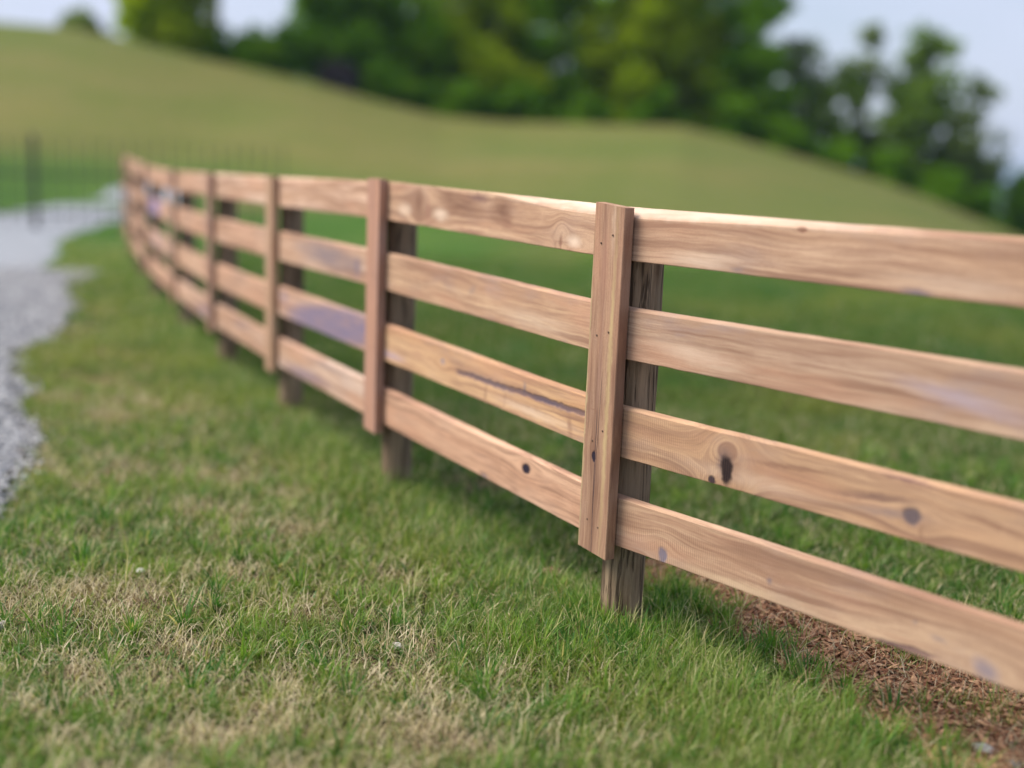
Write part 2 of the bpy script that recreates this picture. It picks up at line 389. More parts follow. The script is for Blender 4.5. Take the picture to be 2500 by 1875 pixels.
    if saw:
        wv = t.n('TexWave', wave_type='BANDS', bands_direction='X'); t.L(t.scale(co, (44, 1, 16)), wv.inputs['Vector'])
        wv.inputs['Scale'].default_value = 1.0; wv.inputs['Distortion'].default_value = .5; wv.inputs['Detail'].default_value = 2
        zone = t.math('MULTIPLY', t.ramp(t.noise(t.scale(co, (2.5, 1, 7), (off[2], 0, off[1])), 1, 2).outputs['Fac'], .38, .55), saw)
        c = t.mix(t.math('MULTIPLY', t.math('MULTIPLY', wv.outputs['Fac'], zone), .24), c, dark)
        hgt = t.math('ADD', hgt, t.math('MULTIPLY', t.math('MULTIPLY', wv.outputs['Fac'], zone), .8))
    return t.surf(t.bsdf(c, .88, t.bump(hgt, .5, .0022), .12))

BLK = (.028, .022, .035); GRY = (.20, .165, .185); PUR = (.205, .165, .235); BRN = (.26, .14, .095); BLU = (.20, .20, .29); PALE = (.72, .55, .42); SMK = (.27, .20, .185)
board_marks = {
    (0, 0): dict(marks=[(.20, .137, .75, .024, .012, (.70, .56, .45), .8), (.604, .122, .016, .008, 0, BRN, .95), (.423, .012, .028, .012, .1, SMK, .8), (.47, .03, .10, .006, .05, BRN, .35), (.919, .004, .05, .016, 0, GRY, .8),
                        (.30, .022, .16, .03, 0, PALE, .6), (.80, .09, .22, .012, .05, BRN, .4), (1.15, .11, .16, .02, .05, BRN, .45), (1.0, .03, .25, .03, 0, PALE, .45)], saw=0),
    (0, 1): dict(marks=[(1.06, .06, .22, .03, -.12, (.42, .33, .36), .75), (.30, .05, .20, .035, -.1, PALE, .5), (.75, .10, .3, .02, 0, BRN, .35)], light=(.52, .365, .27), mid=(.46, .31, .225), stain=.5),
    (0, 2): dict(marks=[(.424, .066, .036, .052, .1, (.13, .095, .105), .85), (.434, .044, .021, .044, .14, (.012, .010, .014), 1.0), (.389, .010, .014, .012, 0, BLK, .97), (.455, .06, .03, .05, 0, BRN, .4),
                        (.64, .098, .17, .010, .08, BRN, .75), (.86, .078, .15, .014, .12, (.19, .11, .09), .8), (.90, .05, .14, .016, .08, SMK, .6), (.964, .058, .026, .024, 0, (.14, .11, .12), .95),
                        (.945, .136, .10, .009, -.02, (.16, .085, .085), .9), (1.16, .085, .13, .009, -.1, BRN, .8), (.99, .02, .008, .03, 0, BRN, .5), (.5, .035, .3, .03, 0, PALE, .35)],
                 light=(.56, .365, .235), mid=(.49, .30, .185), saw=.9),
    (0, 3): dict(marks=[(.236, .020, .017, .026, .1, (.15, .15, .22), .95), (.593, .053, .014, .012, 0, GRY, .7), (.98, .006, .09, .009, .06, (.17, .10, .10), .95), (1.176, .022, .045, .03, -.5, BLU, .85),
                        (1.0, .075, .008, .008, 0, GRY, .7), (1.06, .055, .03, .012, 0, GRY, .45), (.5, .012, .3, .02, .02, (.66, .48, .32), .6), (1.1, .09, .3, .02, .03, BRN, .25), (.7, .07, .4, .012, .02, BRN, .3)],
                 light=(.56, .38, .265), saw=1.0),
    (1, 0): dict(marks=[(1.42, .138, .55, .024, -.01, (.72, .58, .47), .85), (.34, .08, .04, .06, .1, (.19, .098, .066), .85), (.42, .06, .012, .07, .06, (.33, .17, .13), .75), (.66, .10, .22, .05, -.05, (.19, .098, .066), .85), (.80, .125, .10, .018, 0, (.20, .115, .10), .85), (.96, .09, .10, .055, .1, (.19, .098, .066), .88), (1.0, .06, .05, .03, 0, (.25, .13, .09), .7),
                        (.52, .05, .08, .03, 0, PALE, .8), (.22, .05, .08, .03, 0, PALE, .7), (.75, .008, .2, .012, 0, BRN, .7), (1.33, .022, .012, .03, 0, BRN, .9), (1.40, .03, .05, .025, 0, PALE, .9), (.65, .07, .2, .01, .06, BRN, .4)],
                 light=(.62, .42, .29), stain=.15),
    (1, 1): dict(marks=[(.5, .10, .3, .02, -.06, BRN, .4), (.78, .085, .04, .02, .4, SMK, .45), (1.2, .04, .3, .04, 0, (.60, .45, .33), .55)], light=(.57, .39, .26), stain=.35),
    (1, 2): dict(marks=[(.572, .084, .018, .016, .2, BLU, .88), (1.155, .10, .012, .028, .0, GRY, .75), (.93, .075, .24, .016, -.03, SMK, .75), (1.3, .082, .22, .014, 0, (.15, .125, .15), .8), (.10, .03, .20, .022, .02, (.42, .31, .36), .8), (.9, .035, .010, .05, -.1, BRN, .6),
                        (1.03, .035, .010, .04, -.1, BRN, .5), (1.43, .035, .02, .05, .2, BRN, .6), (1.2, .03, .35, .02, 0, PALE, .5)],
                 light=(.58, .37, .22), mid=(.51, .30, .165), cracks=[(.66, 1.56, .066, .092, .013)]),
    (1, 3): dict(marks=[(1.186, .103, .030, .018, .2, BLK, 1.0), (.913, .008, .03, .012, 0, GRY, .9), (1.119, .016, .035, .012, 0, BRN, .8), (1.10, .05, .06, .025, .2, BRN, .35)], light=(.60, .375, .265), mid=(.53, .315, .22), stain=.1),
    (2, 1): dict(marks=[(.90, .080, .62, .075, -.03, GRY, .85), (1.30, .06, .06, .06, 0, (.17, .13, .17), .8), (.02, .06, .05, .06, 0, GRY, .8)], light=(.55, .39, .30)),
    (2, 2): dict(marks=[(.98, .062, .80, .085, .05, PUR, .95), (.85, .03, .5, .04, .05, (.15, .11, .17), .7), (.18, .1, .08, .05, 0, PUR, .7)], light=(.56, .39, .33)),
    (2, 3): dict(marks=[(.55, .03, .5, .03, .02, PUR, .7), (.9, .12, .35, .02, .0, GRY, .6)], light=(.57, .42, .35)),
    (3, 0): dict(light=(.66, .47, .37), stain=.05), (2, 0): dict(light=(.66, .46, .36), stain=.05),
    (3, 3): dict(marks=[(.78, .10, .30, .03, .02, GRY, .8)], light=(.57, .40, .32)),
    (4, 3): dict(marks=[(1.4, .05, .4, .05, 0, PUR, .8)], light=(.57, .40, .32)),
    (5, 1): dict(marks=[(.65, .08, .40, .08, 0, (.17, .15, .34), .95)], light=(.57, .40, .32)),
    (5, 2): dict(marks=[(.75, .07, .30, .06, 0, (.30, .24, .36), .8)], light=(.57, .40, .32)),
}
generic = [wood('board_wood', 40 + k, light=l, mid=m, stain=.2) for k, (l, m) in enumerate([((.60, .41, .30), (.51, .33, .23)), ((.58, .38, .28), (.48, .30, .21)), ((.55, .36, .26), (.46, .28, .2))])]

# ------------------------------------------------------------------ fence
fence = thing('board_fence', (float(PS[1][0]), float(PS[1][1]), 0.0), 'long tan timber board fence with four rails and cover boards on round posts', 'fence')
FO = Vector(fence.location)

def board_mesh(L, seed, mat, wane=None, n=56, hgt=BOARD_H, th=BOARD_T):
    """box along +X, back along +Y, up +Z, with eased, slightly ragged edges; wane(u) gives the chamfer of the top front edge"""
    r = np.random.default_rng(seed)
    us = np.linspace(0.0, L, n + 1)
    jt = 0.0026 * (fbm(us * 3.1, us * 0 + seed, seed, 3) - .5) + 0.0014 * (fbm(us * 22, us * 0 + seed, seed + 5, 2) - .5)
    jb = 0.0030 * (fbm(us * 2.7, us * 0 + seed + 3.3, seed + 1, 3) - .5) + 0.0017 * (fbm(us * 25, us * 0 + seed, seed + 6, 2) - .5)
    bow = 0.004 * (fbm(us * .8, us * 0 + seed + 8.1, seed + 2, 2) - .5)
    e = 0.0022
    V = []
    for i, u in enumerate(us):
        ch, cd = (wane(u) if wane else (e, e))
        ch = max(ch, e); cd = max(cd, e)
        y0 = bow[i]; y1 = bow[i] + th; z0 = jb[i]; z1 = hgt + jt[i]
        V += [(u, y0 + e, z0), (u, y1 - e, z0), (u, y1, z0 + e), (u, y1, z1 - e), (u, y1 - e, z1), (u, y0 + cd, z1),
              (u, y0, z1 - ch), (u, y0, z0 + e)]
    V = np.array(V); k = 8
    ids = np.arange(len(V)).reshape(n + 1, k)
    a = ids[:-1]; b = ids[1:]
    q = np.stack([a, np.roll(a, -1, 1), np.roll(b, -1, 1), b], -1).reshape(-1, 4)[:, ::-1]
    capl = ids[0][None, :]; capr = ids[-1][::-1][None, :]
    return mesh_np('board', V, [q, capl, capr], mat)

def seg_frame(k):
    A, B = PS[k + 1], PS[k]
    d = (B - A)[:2]; L = float(np.hypot(*d)); d = d / L
    nb = np.array([-d[1], d[0]])
    return A, B, d, nb, L
def local_mat(px, py, pz, d, slope=0.0):
    ang = math.atan2(d[1], d[0])
    return Matrix.Translation(Vector((px, py, pz)) - FO) @ Matrix.Rotation(ang, 4, 'Z') @ Matrix.Rotation(-slope, 4, 'Y')

part_labels = {(1, 2): 'rail with a long dark crack', (0, 2): 'rail with a large black knot', (2, 2): 'purple-stained rail', (1, 3): 'pinkish bottom rail with a small black knot', (1, 0): 'top rail with swirling brown grain'}
for k in range(len(PS) - 1):
    A, B, d, nb, L = seg_frame(k)
    for b in range(4):
        key = (k, b)
        m = wood('board_wood', 3 + k * 5 + b, **board_marks[key]) if key in board_marks else generic[(k + b) % 3]
        wane = None
        if key == (0, 0):
            wane = lambda u: (.029 * (1 - .75 * min(1, u / 1.3)) + .0012 * math.sin(u * 9), .024 * (1 - .6 * min(1, u / 1.3)))
        elif key == (1, 0):
            wane = lambda u: (.030 * float(sstep(.75, 1.45, u)) + .0006 * math.sin(u * 11), .024 * float(sstep(.7, 1.4, u)))
        elif b == 0:
            wane = lambda u: (.010 + .003 * math.sin(u * 6), .008)
        else:
            wane = lambda u, s=b + k: (.0065 + .0015 * math.sin(u * 5 + s), .008)
        gap = .004
        me = board_mesh(L - 2 * gap, 100 + k * 7 + b, m, wane, n=64 if k < 3 else 24)
        o = link('board', me, fence)
        sag = random.uniform(-.004, .004) if k > 1 else 0
        o.matrix_local = local_mat(A[0] + nb[0] * BAT_T + d[0] * gap, A[1] + nb[1] * BAT_T + d[1] * gap, A[2] + BOARD_Z[b] + sag, d, math.atan2(B[2] - A[2], L))
        if key in part_labels: o['label'] = part_labels[key]

nail_v = []; 
for kk, (rr, yy) in enumerate([(.0029, .004), (.0029, -.0005), (.0022, -.0009)]):
    for a in range(8): nail_v.append((rr * math.cos(a * math.pi / 4), yy, rr * math.sin(a * math.pi / 4)))
nail_v = np.array(nail_v)
nq = np.array([[r * 8 + a, r * 8 + (a + 1) % 8, (r + 1) * 8 + (a + 1) % 8, (r + 1) * 8 + a] for r in range(2) for a in range(8)])
t = NT('nail_steel'); nn = t.noise(t.objco(), 300, 3)
mat_nail = t.surf(t.bsdf(t.mix(nn.outputs['Fac'], (.07, .045, .03), (.16, .10, .07)), .7))
nail_me = mesh_np('nail', nail_v, [nq, np.arange(16, 24)[None, :]], mat_nail)

bat_specs = {1: dict(light=(.40, .255, .165), mid=(.345, .205, .13), dark=(.20, .105, .07), stain=.12,
                     marks=[(.29, .052, .018, .010, 0, BLK, 1.0), (.29, .052, .05, .014, 0, BRN, .6), (.6, .058, .28, .010, .02, (.29, .165, .125), .6), (.85, .05, .18, .02, 0, (.33, .18, .13), .6), (.5, .098, .6, .012, 0, (.52, .39, .20), .8), (.4, .004, .7, .006, 0, (.52, .40, .22), .7),
                            (.42, .045, .004, .03, .12, BRN, .8), (.95, .085, .12, .01, 0, PALE, .3)],
                     cracks=[(-.05, .44, .062, .056, .0022), (.12, .55, .060, .070, .0013)]),
             2: dict(light=(.40, .235, .18), mid=(.33, .185, .14), stain=.1), 3: dict(light=(.44, .30, .185), mid=(.37, .24, .15))}
gen_bat = [wood('batten_wood', 70, light=(.30, .195, .155), mid=(.26, .165, .13), vertical=True), wood('batten_wood', 73, light=(.36, .245, .19), mid=(.31, .205, .155), vertical=True)]
post_mats = []
for s in range(3):
    t = NT('weathered_post'); co = t.objco()
    st = t.noise(t.scale(co, (38, 38, 2.2), (s * 3, s, 0)), 1, 6, .7, .4); bl = t.noise(t.scale(co, (7, 7, 4), (s, 2 * s, 5)), 1, 5, .65)
    fi = t.noise(t.scale(co, (75, 75, 3.5), (2, s, 0)), 1, 3, .6, .8)
    c = t.mix(t.ramp(st.outputs['Fac'], .3, .7), (.12, .076, .046), (.40, .29, .19))
    c = t.mix(t.ramp(bl.outputs['Fac'], .42, .68, 0, .75), c, (.25, .19, .13))
    c = t.mix(t.ramp(bl.outputs['Color'], .55, .75, 0, .5), c, (.15, .14, .08))
    fm = t.ramp(fi.outputs['Fac'], .54, .62)
    c = t.mix(t.math('MULTIPLY', fm, .7), c, (.035, .024, .017))
    hh = t.math('SUBTRACT', st.outputs['Fac'], t.math('MULTIPLY', fm, .9))
    post_mats.append(t.surf(t.bsdf(c, .9, t.bump(hh, .9, .006), .15)))
def post_mesh(seed, mat, h0=-.25, h1=1.205, r=.061):
    ns, nr = 28, 60
    zz = np.linspace(h0, h1, nr); aa = np.linspace(0, 2 * np.pi, ns, endpoint=False)
    Z, A = np.meshgrid(zz, aa, indexing='ij')
    rad = r * (1.04 - .05 * (Z - h0) / (h1 - h0)) * (1 + .05 * (fbm(np.cos(A) * 1.5 + seed, Z * 1.2 + np.sin(A) * 1.5, seed, 2) - .5) * 2)
    rad += .0085 * (fbm(np.cos(A) * 5 + 9, np.sin(A) * 5 + Z * 1.3, seed + 3, 3) - .5) * 2
    x = rad * np.cos(A) + .010 * (vnoise(Z * 1.1, Z * 0, seed) - .5); y = rad * np.sin(A)
    y = np.maximum(y, -r * .96)
    V = np.stack([x.ravel(), y.ravel(), Z.ravel()], 1); ids = np.arange(nr * ns).reshape(nr, ns)
    a, b = ids[:-1], ids[1:]
    q = np.stack([a, np.roll(a, -1, 1), np.roll(b, -1, 1), b], -1).reshape(-1, 4)
    me = mesh_np('post', V, [q, ids[-1][None, :], ids[0][::-1][None, :]], mat, None, True)
    me.polygons[len(me.polygons) - 2].use_smooth = False
    return me
for i in range(len(PS)):
    ks = [k for k in (i - 1, i) if 0 <= k < len(PS) - 1]
    d = np.sum([seg_frame(k)[2] for k in ks], 0); d = d / np.hypot(*d); nb = np.array([-d[1], d[0]])
    P = PS[i]
    # cover board: local x across, y back, z up (origin at its lower left corner)
    wm = BAT_W
    if i in bat_specs: m = wood('batten_wood', 80 + i, vertical=True, **bat_specs[i])
    else: m = gen_bat[i % 2]
    Lb = 1.0 + (.004 if i == 1 else random.uniform(-.006, .01))
    me = board_mesh(Lb, 300 + i, m, None, n=48 if i < 4 else 12, hgt=wm, th=BAT_T)
    # turn so that its length stands up: (x along, y, z across) -> (z, y, x)
    co = np.empty(len(me.vertices) * 3, np.float32); me.vertices.foreach_get('co', co); co = co.reshape(-1, 3)[:, [2, 1, 0]]
    if i == 1:
        top = co[:, 2] > Lb - .001; co[top, 2] -= .010 * (co[top, 0] / wm) ** 2
        bot = co[:, 2] < .001; co[bot, 2] += .012 * (1 - co[bot, 0] / wm)
    me.vertices.foreach_set('co', co.ravel()); me.flip_normals(); me.update()
    ob = link('batten', me, fence)
    ob.matrix_local = local_mat(P[0] - d[0] * wm / 2, P[1] - d[1] * wm / 2, P[2] + .24, d)
    for b in range(4):
        for sx, dz in ((.038, .05), (.088, .062)):
            jx, jz = random.uniform(-.006, .006), random.uniform(-.015, .012)
            nl = link('nail', nail_me, ob); nl.location = (sx + jx, float(-.0004), BOARD_Z[b] - .24 + dz + jz)
    off = BAT_T + BOARD_T + .061
    pm = post_mesh(20 + i, post_mats[i % 3])
    po = link('post', pm, fence)
    po.matrix_local = local_mat(P[0] + nb[0] * off, P[1] + nb[1] * off, P[2], d) @ Matrix.Rotation(math.radians(.5 if i == 1 else 0), 4, 'Y')

# ------------------------------------------------------------------ steel picket fence across the drive, far behind
t = NT('dark_steel'); nn = t.noise(t.objco(), 20, 3)
mat_steel = t.surf(t.bsdf(t.mix(nn.outputs['Fac'], (.045, .045, .045), (.08, .075, .07)), .5))
def box_me(name, sx, sy, sz, mat, z0=0.0, tip=0.0):
    x, y = sx / 2, sy / 2
    v = [(-x, -y, z0), (x, -y, z0), (x, y, z0), (-x, y, z0), (-x, -y, z0 + sz), (x, -y, z0 + sz), (x, y, z0 + sz), (-x, y, z0 + sz), (0, 0, z0 + sz + tip)]
    f4 = [(0, 3, 2, 1), (0, 1, 5, 4), (1, 2, 6, 5), (2, 3, 7, 6), (3, 0, 4, 7)]
    f3 = [(4, 5, 8), (5, 6, 8), (6, 7, 8), (7, 4, 8)]
    return mesh_np(name, np.array(v), [np.array(f4), np.array(f3)], mat)
sf = thing('picket_fence', (-7.75, 19.4, float(ground_h(-7.75, 19.4))), 'dark steel picket fence standing across the gravel drive beyond the timber fence', 'fence')
SO = np.array(sf.location)
line = arc_resample([(-12.5, 18.2), (-7.75, 19.4), (-4.0, 20.6)], 44)
pk = box_me('picket', .020, .020, 1.42, mat_steel, .06, .03); sp_me = box_me('steel_post', .075, .075, 1.58, mat_steel, -.1, .04)
for i, (x, y) in enumerate(line):
    z = float(ground_h(x, y))
    o = link('picket', pk, sf); o.location = (x - SO[0], y - SO[1], z - SO[2])
for (x, y) in ((-12.5, 18.2), (-7.75, 19.4)):
    o = link('steel_post', sp_me, sf); o.location = (x - SO[0], y - SO[1] + .03, float(ground_h(x, y)) - SO[2])
cps = [(-12.5, 18.2), (-7.75, 19.4), (-4.0, 20.6)]
for a, b in zip(cps[:-1], cps[1:]):
    Lr = math.hypot(b[0] - a[0], b[1] - a[1])
    me = box_me('rail', Lr, .03, .035, mat_steel)
    for hz in (.22, .85):
        o = link('rail', me, sf)
        o.location = ((a[0] + b[0]) / 2 - SO[0], (a[1] + b[1]) / 2 + .027 - SO[1], float(ground_h((a[0] + b[0]) / 2, (a[1] + b[1]) / 2)) - SO[2] + hz)
        o.rotation_euler = (0, 0, math.atan2(b[1] - a[1], b[0] - a[0]))

# ------------------------------------------------------------------ trees
def leaf_mat(name):
    t = NT(name); at = t.n('Attribute'); at.attribute_name = 'Col'
    df = t.n('BsdfDiffuse'); t.L(at.outputs['Color'], df.inputs['Color'])
    tr = t.n('BsdfTranslucent'); t.L(t.mix(1.0, at.outputs['Color'], (1.5, 1.5, .8), 'MULTIPLY'), tr.inputs['Color'])
    mxs = t.n('MixShader'); mxs.inputs[0].default_value = .45
    t.L(df.outputs[0], mxs.inputs[1]); t.L(tr.outputs[0], mxs.inputs[2])
    return t.surf(mxs.outputs[0])
mat_leaf = leaf_mat('tree_leaves')
t = NT('bark'); co = t.objco(); nn = t.noise(t.scale(co, (6, 6, 1.2)), 1, 5, .65)
mat_bark = t.surf(t.bsdf(t.mix(nn.outputs['Fac'], (.05, .04, .03), (.22, .19, .155)), .95, t.bump(nn.outputs['Fac'], .8, .03)))

def tube(path, radii, sides=7):
    path = np.asarray(path, float); n = len(path); V = []; Fq = []
    for i in range(n):
        tg = path[min(i + 1, n - 1)] - path[max(i - 1, 0)]; tg /= np.linalg.norm(tg) + 1e-9
        a = np.cross(tg, (0.31, .95, .05)); a /= np.linalg.norm(a) + 1e-9; b = np.cross(tg, a)
        for s in range(sides):
            th = 2 * math.pi * s / sides; V.append(path[i] + radii[i] * (math.cos(th) * a + math.sin(th) * b))
    for i in range(n - 1):
        for s in range(sides):
            Fq.append((i * sides + s, i * sides + (s + 1) % sides, (i + 1) * sides + (s + 1) % sides, (i + 1) * sides + s))
    return np.array(V), np.array(Fq)
TONES = {'soft': ((.085, .165, .028), (.175, .260, .055)), 'yellow': ((.17, .27, .010), (.33, .40, .018)), 'mid': ((.12, .27, .010), (.25, .39, .016)), 'dark': ((.075, .19, .012), (.17, .31, .018)),
         'grey': ((.11, .165, .06), (.20, .26, .10)), 'purple': ((.060, .055, .075), (.10, .09, .115))}
def make_plant(name, x, y, H, r, base, tone, nclump, leaves, label, cat, group, seed, lsize=.27, trunk_r=.16, clump_r=.75, lean=0.0):
    g = np.random.default_rng(seed)
    z = float(ground_h(x, y)) - .08
    root = thing(name, (x, y, z), label, cat, group)
    # crown clump centres
    hc = (H - base) / 2; cz = base + hc; low = base < 1.5
    p = g.normal(size=(nclump, 3)); p /= np.linalg.norm(p, axis=1)[:, None]
    p *= (g.random(nclump) ** .42)[:, None]; p[:, 2] = np.sign(p[:, 2]) * np.abs(p[:, 2]) ** .8
    C = p * (r * .86, r * .86, hc * .9) + (lean * .5, 0, cz)
    C[:, :2] *= (1.05 - .35 * np.clip((C[:, 2] - base) / (H - base), 0, 1) ** 2)[:, None]
    if low:                                              # boughs hanging down to the ground
        k0 = nclump // 5; C[:k0, 2] = base + g.uniform(.03, .2, k0) * (H - base); an = g.uniform(0, 2 * np.pi, k0); rr = r * g.uniform(.3, .85, k0); C[:k0, 0] = rr * np.cos(an); C[:k0, 1] = rr * np.sin(an)
    cr_ = clump_r * g.uniform(.65, 1.25, nclump)
    # limbs and trunk
    tp = np.array([(0, 0, 0), (lean * .1 + g.normal() * .05, g.normal() * .05, H * .22), (lean * .3 + g.normal() * .1, g.normal() * .1, H * .5), (lean * .5, 0, H * .86)])
    Vs, Fs = [], []; nv = 0
    v, f = tube(tp, [trunk_r * 1.25, trunk_r, trunk_r * .7, .03], 9); Vs.append(v); Fs.append(f + nv); nv += len(v)
    for k in range(min(nclump, 14)):
        c = C[k]; s = np.clip(c[2] / H - .25, .12, .75); st = np.array([np.interp(s * H, tp[:, 2], tp[:, 0]), np.interp(s * H, tp[:, 2], tp[:, 1]), s * H])
        mid = (st + c) / 2 + (0, 0, .12 * H * .3)
        v, f = tube([st, mid, c], [trunk_r * .42, trunk_r * .25, .015], 6); Vs.append(v); Fs.append(f + nv); nv += len(v)
    link('trunk', mesh_np('trunk', np.concatenate(Vs), [np.concatenate(Fs)], mat_bark, None, True), root)
    # leaves
    per = leaves // nclump; n = per * nclump
    ci = np.repeat(np.arange(nclump), per)
    q = g.normal(size=(n, 3)); q /= np.linalg.norm(q, axis=1)[:, None]; q *= (g.random(n) ** .5)[:, None]
    q[:, 2] *= .75
    Pc = C[ci] + q * cr_[ci][:, None]
    Pc = Pc[Pc[:, 2] > .05]; ci = ci[:len(Pc)]; n = len(Pc)
    nrm = g.normal(size=(n, 3)) + (0, 0, .7); nrm /= np.linalg.norm(nrm, axis=1)[:, None]
    a = np.cross(nrm, g.normal(size=(n, 3))); a /= np.linalg.norm(a, axis=1)[:, None]; b = np.cross(nrm, a)
    s = lsize * g.uniform(.6, 1.3, n)[:, None]
    V = np.stack([Pc - a * s * .5, Pc + b * s * .32 + nrm * s * .08, Pc + a * s * .55, Pc - b * s * .32 + nrm * s * .08], 1).reshape(-1, 3)
    Fq = np.arange(n * 4).reshape(n, 4)
    lo, hi = map(np.array, TONES[tone])
    tt = np.clip(g.random(nclump)[ci] * .7 + g.random(n) * .5 - .1, 0, 1)
    colr = (lo + (hi - lo) * tt[:, None]) * (1.12 if tone != 'purple' else 1.0)
    link('crown', mesh_np('crown', V, [Fq], mat_leaf, np.repeat(colr, 4, 0)), root)
    return root
G_T, G_S = 'trees along the ridge', 'shrubs along the foot of the woods'
trees = [  # x, y, H, r, base, tone, clumps, leaves, label
    (-16.6, 57.5, 10, 2.6, -.3, 'yellow', 46, 5200, 'bright yellow-green slim tree leftmost on the ridge, left of the pale sky gap'),
    (-15.2, 61, 15, 3.0, 7.2, 'dark', 30, 2600, 'tree with a bare grey trunk beside the pale sky gap'),
    (-8.9, 60, 13, 3.6, 1.2, 'dark', 46, 5200, 'dense dark green tree right of the pale sky gap, nearest its edge'),
    (-5.2, 62, 14, 3.6, 1.0, 'mid', 46, 5200, 'mid green tree above the dip where the two slopes meet'),
    (-1.6, 61, 14, 3.4, .8, 'yellow', 46, 5200, 'yellow-green tree in the middle of the woods, left of two lighter ones'),
    (1.9, 63, 15, 3.6, .8, 'mid', 46, 5200, 'mid green broad tree standing over the crest of the second slope'),
    (5.1, 61, 14, 3.2, .8, 'yellow', 46, 5200, 'brightest yellow-green tree above the near post'),
    (8.2, 62, 13, 2.8, .8, 'yellow', 40, 4600, 'olive yellow tree at the right end of the dense woods'),
    (11.1, 61, 11.5, 2.5, .8, 'dark', 34, 3400, 'dark green tree where the dense woods give way to open crowns'),
    (13.6, 62, 8.4, 2.3, .8, 'grey', 30, 1990, 'thin grey-green tree left of the sky notch, sky showing through'),
    (17.2, 62, 9.8, 1.5, .9, 'grey', 26, 1700, 'slim spire-topped tree just right of the sky notch'),
    (20.1, 62, 11.0, 2.1, .8, 'soft', 34, 2300, 'tallest round-topped green tree at the right of the ridge'),
    (23.0, 62, 10.0, 1.4, .6, 'grey', 26, 1700, 'narrow grey tree last on the ridge before the open sky'),
    (15.2, 61, 7.0, 1.8, .5, 'soft', 26, 1700, 'low open-crowned tree below the sky notch'),
    (18.6, 60, 6.6, 1.5, .4, 'soft', 24, 1700, 'short green tree between the spire-topped and the tallest tree'),
    (21.6, 60.5, 6.8, 1.5, .4, 'grey', 24, 1500, 'short grey-green tree between the tallest and the narrow last tree'),
    (26.1, 62, 6.2, 1.5, .0, 'dark', 30, 3000, 'dark tree cut by the right edge beyond the blue distance'),
    (-10.8, 74, 13, 4.2, 2, 'dark', 44, 4200, 'dark tree behind the woods, right of the sky gap'),
    (-6, 75, 17, 4.6, 2, 'dark', 46, 4400, 'dark tall tree behind the mid green tree over the dip'),
    (-1, 76, 18, 4.8, 2, 'dark', 46, 4400, 'dark tall tree behind the middle yellow-green tree'),
    (3.8, 75, 18, 4.8, 2, 'mid', 46, 4400, 'tall tree behind the brightest yellow-green tree'),
    (8.4, 76, 17, 4.4, 2, 'dark', 46, 4400, 'dark tall tree behind the olive yellow tree'),
    (12.4, 75, 13, 3.4, 2, 'dark', 36, 3000, 'dark tree behind the end of the dense woods'),
    (16.3, 70, 9.4, 2.2, 1, 'soft', 30, 1900, 'hazy tree behind the low open-crowned tree, under the sky notch'),
    (20.6, 71, 10.0, 2.2, 1, 'soft', 30, 1900, 'hazy tree behind the gap right of the spire-topped tree'),
    (24.6, 70, 9.6, 1.9, 1, 'grey', 28, 1800, 'hazy grey tree behind the short one, left of the narrow last tree'),
]
for i, (x, y, H, r, b, tone, nc, nl, lab) in enumerate(trees):
    make_plant('tree', x, y, H, r, b, tone, int(nc * 1.7), nl * 2 if nl > 2000 else int(nl * 1.7), lab, 'tree', G_T, 500 + i, lsize=.42 if nl > 2000 else .33, trunk_r=.30 if i == 1 else .17, clump_r=1.0 if nl > 2000 else .66)
shrubs = [
    (-20.6, 58, 1.1, .9, 'grey', 'small dark shrub alone on the skyline at far left'),
    (-13.2, 59, 2.6, 1.8, 'dark', 'dark shrub under the pale sky gap, left one'),
    (-11.0, 59, 3.0, 1.8, 'dark', 'dark shrub under the pale sky gap, right one'),
    (-14.9, 58, 2.0, 1.3, 'dark', 'dark low shrub at the foot of the bare grey trunk'),
    (-12.2, 57.6, 1.7, 1.3, 'mid', 'green low shrub in front of the two dark ones under the sky gap'),
    (-8.4, 57.5, 1.5, 1.1, 'purple', 'purplish bare-twigged shrub at the foot of the dark trees'),
    (-6.3, 58, 2.6, 1.7, 'dark', 'dark shrub just right of the purplish shrub'),
    (-3.4, 58, 2.4, 1.7, 'dark', 'dark shrub in the dip between the two slopes'),
    (-.4, 58.5, 2.5, 1.7, 'dark', 'dark shrub just right of the dip'),
    (3.0, 58.5, 2.3, 1.7, 'dark', 'dark shrub on the crest left of the near post'),
    (6.4, 58.5, 2.4, 1.7, 'dark', 'dark shrub on the crest above the near post'),
    (9.6, 58.5, 2.6, 1.6, 'dark', 'dark shrub where the crest starts to fall'),
    (12.3, 58.5, 2.4, 1.5, 'dark', 'dark shrub below the thin grey-green tree'),
    (14.8, 58.5, 2.2, 1.4, 'dark', 'dark shrub below the low open-crowned tree'),
    (17.4, 58.5, 2.4, 1.4, 'dark', 'dark shrub at the foot of the spire-topped tree'),
    (20.0, 58.5, 2.6, 1.4, 'dark', 'dark shrub at the foot of the tallest right tree'),
    (22.3, 58.8, 2.4, 1.2, 'dark', 'dark shrub lowest on the falling ridge'),
]
for i, (x, y, H, r, tone, lab) in enumerate(shrubs):
    make_plant('shrub', x, y, H, r, .2, tone, 22, 2400, lab, 'shrub', G_S, 700 + i, lsize=.30, trunk_r=.06, clump_r=.62)

